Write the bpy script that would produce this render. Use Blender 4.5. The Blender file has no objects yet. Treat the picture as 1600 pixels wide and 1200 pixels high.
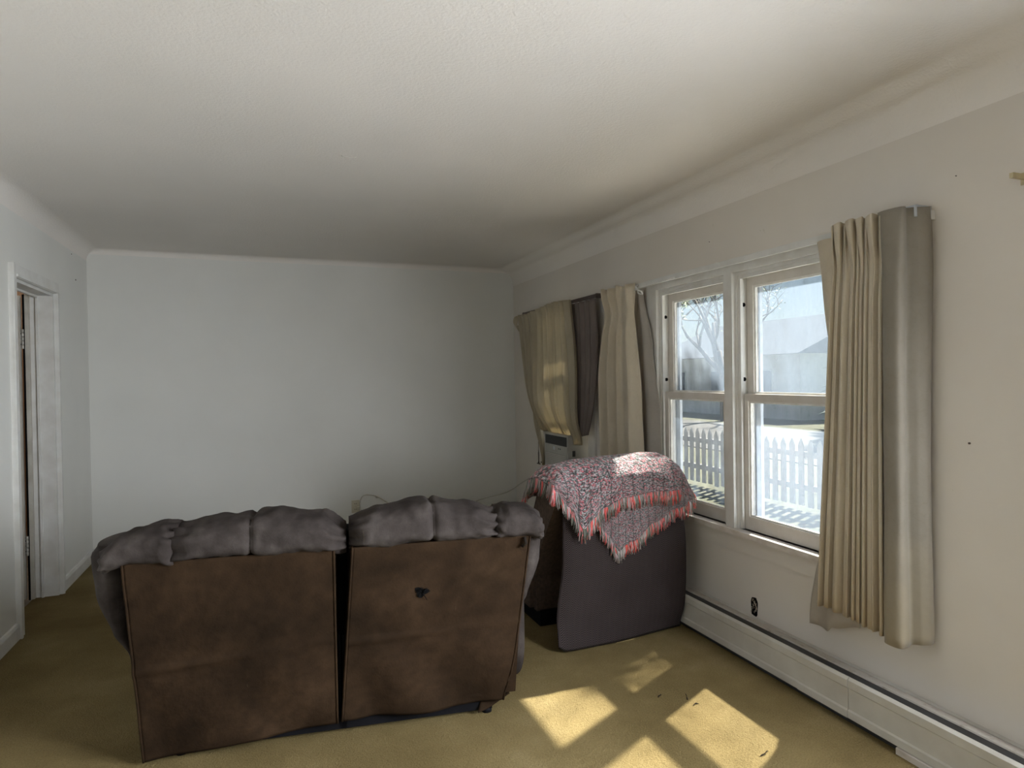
import bpy, bmesh, math, random
from mathutils import Vector, Matrix, noise
random.seed(7)
R = math.radians
sc = bpy.context.scene
col = sc.collection

# ------------------------------------------------------------------ camera
FPX = 1007.4
cam_d = bpy.data.cameras.new('camera'); cam = bpy.data.objects.new('camera', cam_d); col.objects.link(cam)
cam_d.sensor_width = 36.0; cam_d.lens = FPX / 1600 * 36.0; cam_d.clip_start = 0.05; cam_d.clip_end = 300
yaw, pitch, roll = R(20.92), R(-0.614), R(-0.863)
fwd = Vector((math.sin(yaw)*math.cos(pitch), math.cos(yaw)*math.cos(pitch), math.sin(pitch)))
rt = Vector((math.cos(yaw), -math.sin(yaw), 0)); up = rt.cross(fwd)
r2 = math.cos(roll)*rt + math.sin(roll)*up; u2 = -math.sin(roll)*rt + math.cos(roll)*up
m = Matrix((r2, u2, -fwd)).transposed().to_4x4(); m.translation = Vector((0, 0, 1.42))
cam.matrix_world = m
sc.camera = cam

# ------------------------------------------------------------------ sky, sun, window daylight, exposure
w = bpy.data.worlds.new('sky'); sc.world = w; w.use_nodes = True
wn = w.node_tree.nodes; wl = w.node_tree.links
bg = wn['Background']
sky = wn.new('ShaderNodeTexSky'); sky.sky_type = 'NISHITA'; sky.sun_disc = False
sky.sun_elevation = R(50); sky.sun_rotation = R(63); sky.dust_density = 0.6; sky.air_density = 1.0
wl.new(sky.outputs[0], bg.inputs[0]); bg.inputs[1].default_value = 0.05
sun_d = bpy.data.lights.new('sun', 'SUN'); sun = bpy.data.objects.new('sun', sun_d); col.objects.link(sun)
sun_d.energy = 21.0; sun_d.angle = R(1.0); sun_d.color = (1.0, 0.93, 0.80)
sun.rotation_euler = Vector((-1.0, -0.5, -1.33)).to_track_quat('-Z', 'Y').to_euler()
def area(name, loc, aim, sx, sy, power, color, spread=180):
    d = bpy.data.lights.new(name, 'AREA'); d.shape = 'RECTANGLE'; d.size = sx; d.size_y = sy; d.energy = power; d.color = color; d.spread = R(spread)
    o = bpy.data.objects.new(name, d); col.objects.link(o); o.location = loc
    o.rotation_euler = Vector(aim).to_track_quat('-Z', 'Z').to_euler()
    return o
# daylight entering by the room's other window (right wall, beside the camera) plus an added fill lamp in an assumed opening behind the camera
area('daylight_side_window', (2.60, 0.45, 1.27), (-1, 0.62, -0.50), 1.30, 1.30, 184.0, (0.93, 0.96, 1.0), 128)
area('daylight_far_window', (2.95, 4.76, 1.55), (-1, 0, -0.45), 0.70, 0.9, 16.0, (1.0, 0.98, 0.93))
area('rear_fill_light', (0.5, -1.72, 1.35), (0, 1, 0), 2.2, 1.4, 5.0, (1.0, 0.97, 0.93))
vs = sc.view_settings
vs.view_transform = 'Standard'; vs.look = 'None'; vs.exposure = 0.90; vs.gamma = 1.0; vs.use_curve_mapping = False
sc.cycles.use_denoising = True
sc.cycles.max_bounces = 10; sc.cycles.diffuse_bounces = 6; sc.cycles.transparent_max_bounces = 16
sc.cycles.caustics_reflective = False; sc.cycles.caustics_refractive = False

# ------------------------------------------------------------------ materials
def new_mat(name):
    mt = bpy.data.materials.new(name); mt.use_nodes = True
    nt = mt.node_tree; return mt, nt, nt.nodes, nt.links, nt.nodes['Principled BSDF']
def coords(N, L, kind='Object', scale=(1, 1, 1)):
    tc = N.new('ShaderNodeTexCoord'); mp = N.new('ShaderNodeMapping'); mp.inputs['Scale'].default_value = scale
    L.new(tc.outputs[kind], mp.inputs[0]); return mp.outputs[0]
def noise_tex(N, L, vec, scale, detail=4, rough=.55):
    t = N.new('ShaderNodeTexNoise'); t.inputs['Scale'].default_value = scale; t.inputs['Detail'].default_value = detail
    t.inputs['Roughness'].default_value = rough; L.new(vec, t.inputs['Vector']); return t.outputs['Fac']
def ramp(N, L, fac, stops, interp='LINEAR'):
    r = N.new('ShaderNodeValToRGB'); r.color_ramp.interpolation = interp
    e = r.color_ramp.elements
    while len(e) < len(stops): e.new(0.5)
    for k, (p, c) in enumerate(stops):
        e[k].position = p; e[k].color = (c[0], c[1], c[2], 1)
    L.new(fac, r.inputs[0]); return r.outputs[0]
def mixc(N, L, fac, a, b, mode='MIX'):
    n = N.new('ShaderNodeMix'); n.data_type = 'RGBA'; n.blend_type = mode
    for i, v in ((0, fac), (6, a), (7, b)):
        if hasattr(v, 'is_linked') or isinstance(v, bpy.types.NodeSocket): L.new(v, n.inputs[i])
        elif isinstance(v, tuple): n.inputs[i].default_value = (*v, 1)
        else: n.inputs[i].default_value = v
    return n.outputs[2]
def math_n(N, L, op, a, b=None):
    n = N.new('ShaderNodeMath'); n.operation = op
    for i, v in ((0, a), (1, b)):
        if v is None: continue
        if isinstance(v, bpy.types.NodeSocket): L.new(v, n.inputs[i])
        else: n.inputs[i].default_value = v
    return n.outputs[0]
def bump(N, L, bs, h, strength, dist=.01):
    b = N.new('ShaderNodeBump'); b.inputs['Strength'].default_value = strength; b.inputs['Distance'].default_value = dist
    L.new(h, b.inputs['Height']); L.new(b.outputs[0], bs.inputs['Normal'])
def simple(name, c1, c2=None, rough=.6, nscale=6, bscale=0, bstr=.2, bdist=.003, metal=0, spread=(.35, .65), detail=4, stretch=(1, 1, 1), sheen=0):
    mt, nt, N, L, bs = new_mat(name)
    v = coords(N, L, scale=stretch)
    if c2 is None: c2 = tuple(x*.85 for x in c1)
    f = noise_tex(N, L, v, nscale, detail)
    L.new(ramp(N, L, f, [(spread[0], c1), (spread[1], c2)]), bs.inputs['Base Color'])
    bs.inputs['Roughness'].default_value = rough; bs.inputs['Metallic'].default_value = metal
    if sheen: bs.inputs['Sheen Weight'].default_value = sheen
    if bscale: bump(N, L, bs, noise_tex(N, L, v, bscale, 3), bstr, bdist)
    return mt

M = {}
M['wall'] = simple('wall_paint', (.70, .70, .67), (.65, .65, .62), .55, 1.7, 140, .10, .002, spread=(.3, .75), detail=6)
def ceiling_mat():
    mt, nt, N, L, bs = new_mat('ceiling_paint')
    v = coords(N, L)
    f = noise_tex(N, L, v, 1.1, 4)
    L.new(ramp(N, L, f, [(.3, (.77, .735, .695)), (.7, (.72, .69, .65))]), bs.inputs['Base Color'])
    bs.inputs['Roughness'].default_value = .6
    bump(N, L, bs, noise_tex(N, L, v, 95, 3, .5), .55, .004)
    return mt
M['ceiling'] = ceiling_mat()
def right_wall_mat():
    mt, nt, N, L, bs = new_mat('wall_paint_grubby')
    v = coords(N, L)
    base = ramp(N, L, noise_tex(N, L, v, 1.5, 5), [(.3, (.68, .645, .595)), (.75, (.63, .59, .54))])
    sp = noise_tex(N, L, v, 13, 5, .7)
    spots = ramp(N, L, sp, [(.70, (0, 0, 0)), (.76, (1, 1, 1))])
    L.new(mixc(N, L, math_n(N, L, 'MULTIPLY', spots, .35), base, (.36, .31, .24)), bs.inputs['Base Color'])
    bs.inputs['Roughness'].default_value = .55
    bump(N, L, bs, noise_tex(N, L, v, 140, 3), .10, .002)
    return mt
M['wall_grubby'] = right_wall_mat()
def carpet_mat():
    mt, nt, N, L, bs = new_mat('gold_carpet')
    v = coords(N, L)
    big = noise_tex(N, L, v, 1.6, 5, .6)
    fine = noise_tex(N, L, v, 170, 3, .7)
    c = ramp(N, L, big, [(.3, (.165, .123, .053)), (.55, (.238, .182, .085)), (.75, (.31, .250, .132))])
    c = mixc(N, L, .55, c, ramp(N, L, fine, [(.3, (.40, .36, .28)), (.7, (1.15, 1.12, 1.05))]), 'MULTIPLY')
    wv = coords(N, L, scale=(9, 26, 1))
    st = noise_tex(N, L, wv, 1.0, 4, .7)
    worn = ramp(N, L, st, [(.73, (0, 0, 0)), (.79, (1, 1, 1))])
    c = mixc(N, L, math_n(N, L, 'MULTIPLY', worn, .5), c, (.10, .08, .05))
    L.new(c, bs.inputs['Base Color']); bs.inputs['Roughness'].default_value = .95
    bs.inputs['Specular IOR Level'].default_value = .1
    mid = noise_tex(N, L, v, 60, 3, .6)
    h = math_n(N, L, 'ADD', fine, mid)
    bump(N, L, bs, h, .8, .012)
    return mt
M['carpet'] = carpet_mat()
M['trim'] = simple('trim_paint', (.66, .66, .64), (.58, .57, .54), .4, 9, 60, .08, .001)
M['trim_worn'] = simple('trim_paint_worn', (.62, .58, .54), (.42, .36, .30), .5, 14, 60, .2, .001, spread=(.45, .8), detail=8)
M['sash'] = simple('sash_paint', (.60, .57, .53), (.52, .48, .43), .45, 12, 70, .12, .001, spread=(.4, .8), detail=7)
M['putty'] = simple('glazing_putty', (.78, .78, .76), (.62, .61, .58), .5, 20)
M['hole'] = simple('black_recess', (.003, .003, .003), (.005, .005, .005), .9)
M['hole'].node_tree.nodes['Principled BSDF'].inputs['Specular IOR Level'].default_value = .05
M['alum'] = simple('storm_frame_aluminium', (.55, .58, .62), (.42, .46, .52), .45, 20, metal=.35)
M['heater'] = simple('heater_enamel', (.56, .55, .51), (.47, .45, .41), .45, 5, 90, .06, .001, detail=7)
M['heater_lid'] = simple('heater_lid_rusty', (.50, .47, .43), (.22, .17, .13), .55, 26, spread=(.55, .8), detail=9)
M['heater_dark'] = simple('heater_slot_dark', (.035, .036, .038), (.025, .025, .026), .5)
M['door'] = simple('old_door_paint', (.50, .48, .43), (.36, .33, .28), .5, 10, spread=(.4, .8), detail=7)
M['steel'] = simple('hinge_metal', (.50, .49, .45), (.36, .34, .30), .6, 30)
M['wood'] = simple('brown_wood', (.26, .14, .06), (.16, .08, .03), .5, 3, stretch=(1, 1, .2))
M['hall_floor'] = simple('worn_hall_floor', (.30, .27, .22), (.17, .15, .12), .6, 9, detail=7)
def suede(name, c1, c2, c3, nsc=3.2):
    mt, nt, N, L, bs = new_mat(name)
    v = coords(N, L)
    a = noise_tex(N, L, v, nsc, 6, .6); b = noise_tex(N, L, v, 26, 4, .7)
    c = ramp(N, L, a, [(.28, c1), (.5, c2), (.75, c3)])
    c = mixc(N, L, .35, c, ramp(N, L, b, [(.35, (.45, .45, .45)), (.7, (1.1, 1.1, 1.1))]), 'MULTIPLY')
    sv = coords(N, L, scale=(40, 40, 3))
    s = ramp(N, L, noise_tex(N, L, sv, 1, 2), [(.77, (0, 0, 0)), (.80, (1, 1, 1))])
    c = mixc(N, L, math_n(N, L, 'MULTIPLY', s, .12), c, (.30, .24, .18))
    L.new(c, bs.inputs['Base Color']); bs.inputs['Roughness'].default_value = .85
    bs.inputs['Specular IOR Level'].default_value = .08
    bump(N, L, bs, math_n(N, L, 'ADD', b, a), .35, .008)
    return mt
M['suede'] = suede('brown_suede_back', (.011, .0066, .0034), (.025, .0143, .0074), (.046, .0270, .0145))
M['suede_top'] = suede('taupe_suede_cushion', (.022, .0175, .016), (.046, .038, .035), (.095, .082, .075), 5)
M['black'] = simple('black_steel', (.004, .004, .005), (.006, .006, .008), .7)
M['black'].node_tree.nodes['Principled BSDF'].inputs['Specular IOR Level'].default_value = .1
M['thread'] = simple('seam_thread', (.016, .012, .009), (.010, .008, .006), .9)
M['thread'].node_tree.nodes['Principled BSDF'].inputs['Specular IOR Level'].default_value = .1
M['chair'] = simple('brown_chair_tweed', (.10, .068, .050), (.065, .043, .032), .9, 60, 120, .5, .003)
def herringbone():
    mt, nt, N, L, bs = new_mat('grey_herringbone_throw')
    tc = N.new('ShaderNodeTexCoord'); sp = N.new('ShaderNodeSeparateXYZ'); L.new(tc.outputs['UV'], sp.inputs[0])
    u = math_n(N, L, 'MULTIPLY', sp.outputs[0], 46.0); v = math_n(N, L, 'MULTIPLY', sp.outputs[1], 95.0)
    zz = math_n(N, L, 'PINGPONG', u, 1.0)
    fr = math_n(N, L, 'FRACT', math_n(N, L, 'ADD', v, math_n(N, L, 'MULTIPLY', zz, 2.2)))
    s = math_n(N, L, 'PINGPONG', fr, .5)
    nz = noise_tex(N, L, coords(N, L), 5, 5)
    c = ramp(N, L, s, [(.10, (.008, .006, .006)), (.42, (.085, .068, .069))])
    c = mixc(N, L, .6, c, ramp(N, L, nz, [(.3, (.75, .72, .72)), (.7, (1, 1, 1))]), 'MULTIPLY')
    L.new(c, bs.inputs['Base Color']); bs.inputs['Roughness'].default_value = .9; bs.inputs['Specular IOR Level'].default_value = .1
    bump(N, L, bs, s, .6, .004)
    return mt
M['throw'] = herringbone()
def afghan_mat():
    mt, nt, N, L, bs = new_mat('crocheted_afghan_yarn')
    tc = N.new('ShaderNodeTexCoord'); mp = N.new('ShaderNodeMapping'); mp.inputs['Scale'].default_value = (80, 95, 1)
    L.new(tc.outputs['UV'], mp.inputs[0])
    vo = N.new('ShaderNodeTexVoronoi'); vo.inputs['Scale'].default_value = 1.0; vo.inputs['Randomness'].default_value = .75
    L.new(mp.outputs[0], vo.inputs['Vector'])
    sp = N.new('ShaderNodeSeparateColor'); L.new(vo.outputs['Color'], sp.inputs[0])
    c = ramp(N, L, sp.outputs[0], [(0, (.66, .60, .62)), (.24, (.78, .20, .24)), (.42, (.19, .22, .21)), (.60, (.52, .47, .49)), (.76, (.74, .36, .40)), (.92, (.08, .085, .085))], 'CONSTANT')
    hole = ramp(N, L, vo.outputs['Distance'], [(.45, (.85, .85, .85)), (.70, (.16, .16, .17))])
    c = mixc(N, L, 1.0, c, hole, 'MULTIPLY')
    sx = N.new('ShaderNodeSeparateXYZ'); L.new(tc.outputs['UV'], sx.inputs[0])
    st = math_n(N, L, 'PINGPONG', math_n(N, L, 'MULTIPLY', sx.outputs[0], 13.0), .5)
    row = ramp(N, L, st, [(.03, (.25, .25, .25)), (.09, (1, 1, 1))])
    c = mixc(N, L, .8, c, row, 'MULTIPLY')
    L.new(c, bs.inputs['Base Color']); bs.inputs['Roughness'].default_value = .95; bs.inputs['Sheen Weight'].default_value = .3
    inv = math_n(N, L, 'SUBTRACT', 1.0, vo.outputs['Distance'])
    bump(N, L, bs, inv, 1.0, .012)
    return mt
M['afghan'] = afghan_mat()
M['yarn_coral'] = simple('coral_yarn', (.82, .13, .11), (.70, .17, .19), .9)
M['yarn_grey'] = simple('grey_green_yarn', (.22, .23, .20), (.15, .16, .14), .9)
M['yarn_pale'] = simple('pale_yarn', (.50, .44, .44), (.40, .32, .33), .9)
def cloth(name, c1, c2, stain, trans=.25):
    mt, nt, N, L, bs = new_mat(name)
    v = coords(N, L)
    a = noise_tex(N, L, v, 4, 6, .6)
    c = ramp(N, L, a, [(.3, c1), (.7, c2)])
    tc = N.new('ShaderNodeTexCoord'); sp = N.new('ShaderNodeSeparateXYZ'); L.new(tc.outputs['UV'], sp.inputs[0])
    pat = noise_tex(N, L, v, 17, 3, .5)
    pr = ramp(N, L, pat, [(.47, (1, 1, 1)), (.50, (.94, .935, .92)), (.53, (1, 1, 1))])
    c = mixc(N, L, .7, c, pr, 'MULTIPLY')
    low = ramp(N, L, math_n(N, L, 'ADD', sp.outputs[1], math_n(N, L, 'MULTIPLY', a, .35)), [(.14, (1, 1, 1)), (.42, (0, 0, 0))])
    c = mixc(N, L, math_n(N, L, 'MULTIPLY', low, .65), c, stain)
    L.new(c, bs.inputs['Base Color']); bs.inputs['Roughness'].default_value = .8; bs.inputs['Sheen Weight'].default_value = .15
    bump(N, L, bs, noise_tex(N, L, v, 240, 2), .15, .001)
    tr = N.new('ShaderNodeBsdfTranslucent'); L.new(c, tr.inputs[0])
    mx = N.new('ShaderNodeMixShader'); mx.inputs[0].default_value = trans
    L.new(bs.outputs[0], mx.inputs[1]); L.new(tr.outputs[0], mx.inputs[2]); L.new(mx.outputs[0], N['Material Output'].inputs[0])
    return mt
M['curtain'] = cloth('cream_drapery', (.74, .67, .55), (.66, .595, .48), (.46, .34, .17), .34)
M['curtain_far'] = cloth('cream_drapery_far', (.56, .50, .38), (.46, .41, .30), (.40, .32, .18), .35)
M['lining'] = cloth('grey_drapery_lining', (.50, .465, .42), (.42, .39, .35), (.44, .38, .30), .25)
M['curtain_return'] = cloth('shaded_cream_drapery', (.31, .28, .235), (.25, .225, .185), (.38, .31, .19), .2)  # darker copy of the cream cloth, weaker light put into its colour
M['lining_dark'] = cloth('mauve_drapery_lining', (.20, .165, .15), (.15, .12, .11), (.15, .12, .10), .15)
M['rod'] = simple('white_rod_enamel', (.68, .68, .67), (.60, .60, .58), .3, 8)
M['rod_dark'] = simple('dark_rod_metal', (.10, .07, .06), (.06, .045, .04), .5, 8)
M['ac'] = simple('ac_plastic', (.40, .40, .37), (.34, .33, .30), .5, 6)
M['ac_dark'] = simple('ac_vent_black', (.012, .012, .013), (.008, .008, .008), .5)
M['cord'] = simple('ivory_cord', (.52, .50, .44), (.44, .42, .36), .5)
M['outlet'] = simple('ivory_outlet', (.55, .51, .40), (.48, .44, .34), .4)
def glass_mat():
    mt, nt, N, L, bs = new_mat('dusty_window_glass')
    N.remove(bs)
    v = coords(N, L, scale=(1, 1, .35))
    a = noise_tex(N, L, v, 7, 6, .65)
    d = noise_tex(N, L, coords(N, L), 30, 4, .7)
    amt = ramp(N, L, a, [(.3, (.16, .16, .16)), (.7, (.40, .40, .40))])
    sm = ramp(N, L, d, [(.62, (0, 0, 0)), (.72, (.12, .12, .12))])
    fac = math_n(N, L, 'ADD', amt, sm)
    t = N.new('ShaderNodeBsdfTransparent'); t.inputs[0].default_value = (.95, .97, .98, 1)
    dtr = N.new('ShaderNodeBsdfTranslucent'); dtr.inputs[0].default_value = (.14, .175, .225, 1)
    mx = N.new('ShaderNodeMixShader'); L.new(fac, mx.inputs[0]); L.new(t.outputs[0], mx.inputs[1]); L.new(dtr.outputs[0], mx.inputs[2])
    gl = N.new('ShaderNodeBsdfGlossy'); gl.inputs['Roughness'].default_value = .05
    m2 = N.new('ShaderNodeMixShader'); m2.inputs[0].default_value = .04
    L.new(mx.outputs[0], m2.inputs[1]); L.new(gl.outputs[0], m2.inputs[2]); L.new(m2.outputs[0], N['Material Output'].inputs[0])
    return mt
M['glass'] = glass_mat()
M['grass'] = simple('dry_lawn', (.060, .068, .030), (.085, .080, .046), .95, 3, 60, .6, .02)
M['road'] = simple('pale_gravel_road', (.12, .118, .115), (.10, .097, .094), .9, 4)
M['concrete'] = simple('bounce_concrete', (.78, .76, .72), (.70, .68, .65), .9, 5)  # kept very pale so the unseen slab bounces more light
M['fence'] = simple('white_fence_paint', (.36, .36, .38), (.28, .28, .30), .6, 9)
M['bark'] = simple('grey_bark', (.16, .13, .11), (.10, .08, .07), .9, 12, 40, .6, .02)
M['leaf'] = simple('sunlit_leaf', (.30, .38, .18), (.20, .27, .12), .7, 3)
M['needle'] = simple('spruce_needles', (.10, .16, .13), (.06, .10, .09), .8, 3)
M['road'].node_tree.nodes['Principled BSDF'].inputs['Specular IOR Level'].default_value = .1
M['siding'] = simple('house_siding', (.80, .79, .77), (.74, .72, .70), .7, 3)
M['shingle'] = simple('grey_roof', (.10, .11, .125), (.08, .085, .10), .8, 12)
M['shingle'].node_tree.nodes['Principled BSDF'].inputs['Specular IOR Level'].default_value = .0
M['hill'] = simple('hazy_hill', (.075, .090, .105), (.10, .105, .11), .95, .08)

# ------------------------------------------------------------------ mesh helpers
def link(name, me, mat=None, parent=None):
    o = bpy.data.objects.new(name, me); col.objects.link(o)
    if mat is not None:
        for mm in (mat if isinstance(mat, list) else [mat]): me.materials.append(mm)
    if parent is not None: o.parent = parent
    return o
def tag(o, label=None, cat=None, group=None, kind=None):
    if label: o['label'] = label
    if cat: o['category'] = cat
    if group: o['group'] = group
    if kind: o['kind'] = kind
    return o
def empty(name, loc=(0, 0, 0), rz=0):
    o = bpy.data.objects.new(name, None); col.objects.link(o); o.location = loc; o.rotation_euler = (0, 0, rz); o.empty_display_size = .1
    return o
def finish(name, bm, mat, parent=None, smooth=False, bevel=0):
    if bevel:
        bmesh.ops.bevel(bm, geom=[e for e in bm.edges if len(e.link_faces) == 2 and e.calc_face_angle(0) > .6], offset=bevel, segments=2, affect='EDGES', profile=.5)
    bmesh.ops.recalc_face_normals(bm, faces=bm.faces[:])
    me = bpy.data.meshes.new(name); bm.to_mesh(me); bm.free()
    if smooth:
        for p in me.polygons: p.use_smooth = True
    return link(name, me, mat, parent)
def add_box(bm, x0, x1, y0, y1, z0, z1):
    vs_ = [bm.verts.new((x, y, z)) for x in (x0, x1) for y in (y0, y1) for z in (z0, z1)]
    for f in ((0, 1, 3, 2), (4, 6, 7, 5), (0, 4, 5, 1), (2, 3, 7, 6), (0, 2, 6, 4), (1, 5, 7, 3)):
        bm.faces.new([vs_[i] for i in f])
def box(name, x0, x1, y0, y1, z0, z1, mat, parent=None, bevel=0):
    bm = bmesh.new(); add_box(bm, min(x0, x1), max(x0, x1), min(y0, y1), max(y0, y1), min(z0, z1), max(z0, z1))
    return finish(name, bm, mat, parent, bevel=bevel)
def boxes(name, lst, mat, parent=None, bevel=0):
    bm = bmesh.new()
    for b in lst: add_box(bm, *b)
    return finish(name, bm, mat, parent, bevel=bevel)
def prism(name, prof, a0, a1, axis, mat, parent=None, bevel=0, smooth=False):
    # profile of 2D points swept along an axis: 'y' -> (x,z); 'x' -> (y,z)
    bm = bmesh.new()
    def P(p, a): return (p[0], a, p[1]) if axis == 'y' else (a, p[0], p[1])
    A = [bm.verts.new(P(p, a0)) for p in prof]; B = [bm.verts.new(P(p, a1)) for p in prof]
    n = len(prof)
    for i in range(n): bm.faces.new((A[i], A[(i+1) % n], B[(i+1) % n], B[i]))
    bm.faces.new(A[::-1]); bm.faces.new(B)
    return finish(name, bm, mat, parent, bevel=bevel, smooth=smooth)
def add_tube(bm, pts, rad, sides=6, mi=0):
    pts = [Vector(p) for p in pts]; rings = []
    for i, p in enumerate(pts):
        d = (pts[min(i+1, len(pts)-1)] - pts[max(i-1, 0)]).normalized()
        a = d.orthogonal().normalized()
        if rings and abs(d.dot(Vector((0, 0, 1)))) < .95: a = d.cross(Vector((0, 0, 1))).normalized()
        elif abs(d.dot(Vector((0, 0, 1)))) < .95: a = d.cross(Vector((0, 0, 1))).normalized()
        else: a = (Vector((1, 0, 0)) - d*d.x).normalized()
        b = d.cross(a); r = rad[i] if isinstance(rad, (list, tuple)) else rad
        rings.append([bm.verts.new(p + r*(math.cos(2*math.pi*k/sides)*a + math.sin(2*math.pi*k/sides)*b)) for k in range(sides)])
    for i in range(len(rings)-1):
        for k in range(sides):
            f = bm.faces.new((rings[i][k], rings[i][(k+1) % sides], rings[i+1][(k+1) % sides], rings[i+1][k])); f.material_index = mi; f.smooth = True
    for rg in (rings[0][::-1], rings[-1]):
        f = bm.faces.new(rg); f.material_index = mi
def tube(name, pts, rad, mat, parent=None, sides=8):
    bm = bmesh.new(); add_tube(bm, pts, rad, sides); return finish(name, bm, mat, parent)
def catmull(pts, n=8):
    P = [Vector(p) for p in pts]; P = [P[0]*2-P[1]] + P + [P[-1]*2-P[-2]]; out = []
    for i in range(1, len(P)-2):
        for k in range(n):
            t = k/n; a, b, c, d = P[i-1], P[i], P[i+1], P[i+2]
            out.append(.5*((2*b) + (c-a)*t + (2*a-5*b+4*c-d)*t*t + (3*b-a-3*c+d)*t**3))
    out.append(P[-2]); return out
def sheet(name, f, nu, nv, mat, parent=None, thick=.004, keep=None):
    bm = bmesh.new(); uvl = bm.loops.layers.uv.new('UVMap')
    V = [[bm.verts.new(f(i/nu, j/nv)) for j in range(nv+1)] for i in range(nu+1)]
    for i in range(nu):
        for j in range(nv):
            if keep and not keep((i+.5)/nu, (j+.5)/nv): continue
            fc = bm.faces.new((V[i][j], V[i+1][j], V[i+1][j+1], V[i][j+1])); fc.smooth = True
            for lp, (a, b) in zip(fc.loops, ((i, j), (i+1, j), (i+1, j+1), (i, j+1))): lp[uvl].uv = (a/nu, b/nv)
    for v in [v for v in bm.verts if not v.link_faces]: bm.verts.remove(v)
    me = bpy.data.meshes.new(name); bm.to_mesh(me); bm.free()
    o = link(name, me, mat, parent)
    if thick:
        s = o.modifiers.new('thickness', 'SOLIDIFY'); s.thickness = thick; s.offset = 0
    return o
def closed_sheet(name, f, nu, nv, mat, parent=None):
    # f(s,a): ring a in 0..1 closed, swept along s, capped at both ends
    bm = bmesh.new()
    V = [[bm.verts.new(f(i/nu, j/nv)) for j in range(nv)] for i in range(nu+1)]
    for i in range(nu):
        for j in range(nv): bm.faces.new((V[i][j], V[i+1][j], V[i+1][(j+1) % nv], V[i][(j+1) % nv]))
    bm.faces.new(V[0][::-1]); bm.faces.new(V[-1])
    return finish(name, bm, mat, parent, smooth=True)
def lerp(a, b, t): return a + (b-a)*t
def interp(x, pts):
    if x <= pts[0][0]: return pts[0][1]
    for (a, b), (c, d) in zip(pts, pts[1:]):
        if x <= c:
            t = (x-a)/(c-a); t = t*t*(3-2*t); return b + (d-b)*t
    return pts[-1][1]
def nz(x, y, z=0): return noise.noise(Vector((x, y, z)))

# ------------------------------------------------------------------ room shell
XL, XR, YB, YF, ZC = -1.32, 2.336, 6.035, -1.7, 2.50
TH = .15
box('floor', XL-.14, XR, YF, YB, -.12, 0, M['carpet'])
tag(bpy.data.objects['floor'], 'worn gold carpet covering the whole floor', kind='structure')

def wall_y(name, x0, x1, y0, y1, z0, z1, openings, mat):
    # a wall running along y, with openings (ya, yb, za, zb)
    lst = []; ys = y0
    for (ya, yb, za, zb) in sorted(openings):
        lst.append((x0, x1, ys, ya, z0, z1))
        if za > z0: lst.append((x0, x1, ya, yb, z0, za))
        lst.append((x0, x1, ya, yb, zb, z1)); ys = yb
    lst.append((x0, x1, ys, y1, z0, z1))
    return boxes(name, lst, mat)
W1 = (2.13, 3.49, .60, 1.955)      # double window seen in the picture
W2 = (4.43, 5.10, .60, 1.955)      # far window with the air conditioner
W3 = (-.20, 1.10, .60, 1.955)      # window beside the camera
DO = (4.40, 5.15, -.12, 2.03)
o = wall_y('wall_right', XR, XR+TH, YF-.15, YB+.15, -.5, ZC+.15, [W1, W2, W3], M['wall_grubby']); tag(o, 'grubby off-white wall with the windows', kind='structure')
o = wall_y('wall_left', XL-.13, XL, YF-.15, YB+.15, -.12, ZC+.15, [DO], M['wall']); tag(o, 'off-white wall with the doorway', kind='structure')
o = box('wall_back', XL, XR, YB, YB+.15, -.12, ZC+.15, M['wall']); tag(o, 'plain off-white end wall behind the loveseat', kind='structure')
o = boxes('wall_front', [(XL, -.6, YF-.15, YF, -.12, ZC+.15), (1.6, XR, YF-.15, YF, -.12, ZC+.15), (-.6, 1.6, YF-.15, YF, -.12, .65), (-.6, 1.6, YF-.15, YF, 2.05, ZC+.15)], M['wall'])
tag(o, 'off-white wall behind the camera', kind='structure')
# ceiling with coved edges
def cove(r, seg=8):
    return [(r*(1-math.cos(a)), r*(1-math.sin(a))) for a in [math.pi/2*k/seg for k in range(seg+1)]]
def ceiling_mesh():
    bm = bmesh.new()
    rr, rl, rb = .17, .10, .045
    prof = []
    for (dx, dz) in cove(rl): prof.append((XL+dx, ZC-dz))
    n = 40
    for k in range(1, n): prof.append((lerp(XL+rl, XR-rr, k/n), ZC))
    # right side: two soft steps
    for (dx, dz) in reversed(cove(rr, 12)):
        k = dx/rr
        prof.append((XR-dx, ZC-dz + .010*math.sin(k*math.pi*3.0)*(1-k)*k*4))
    ys = [YF + (YB-rb-YF)*k/60 for k in range(61)]
    rings = []
    for y in ys:
        ring = []
        for (x, z) in prof:
            sag = .004*nz(x*.8, y*.8) if z > ZC-.02 else 0
            seam = 0
            ring.append(bm.verts.new((x, y, z+sag+seam)))
        rings.append(ring)
    for (dy, dz) in reversed(cove(rb, 6)[:-1]):
        rings.append([bm.verts.new((x, YB-dy, min(z, ZC-dz))) for (x, z) in prof])
    for a, b in zip(rings, rings[1:]):
        for k in range(len(prof)-1):
            f = bm.faces.new((a[k], a[k+1], b[k+1], b[k])); f.smooth = True
    return finish('ceiling', bm, M['ceiling'], smooth=True)
ceil = tag(ceiling_mesh(), 'off-white textured plaster ceiling with coved edges', kind='structure')
rf = tag(box('roof_slab', XL-.3, XR+.55, YF-.3, YB+.4, ZC+.151, ZC+.26, M['shingle']), 'flat roof deck above the ceiling with eaves', kind='structure')
# ceiling tape seam and flake
sheet('paint_flake', lambda s, t: (lerp(.36, .43, s), 3.19+.012*t, ZC-.003-.006*(1-t)*math.sin(math.pi*s)), 8, 2, M['ceiling'], ceil, .0015)
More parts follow.
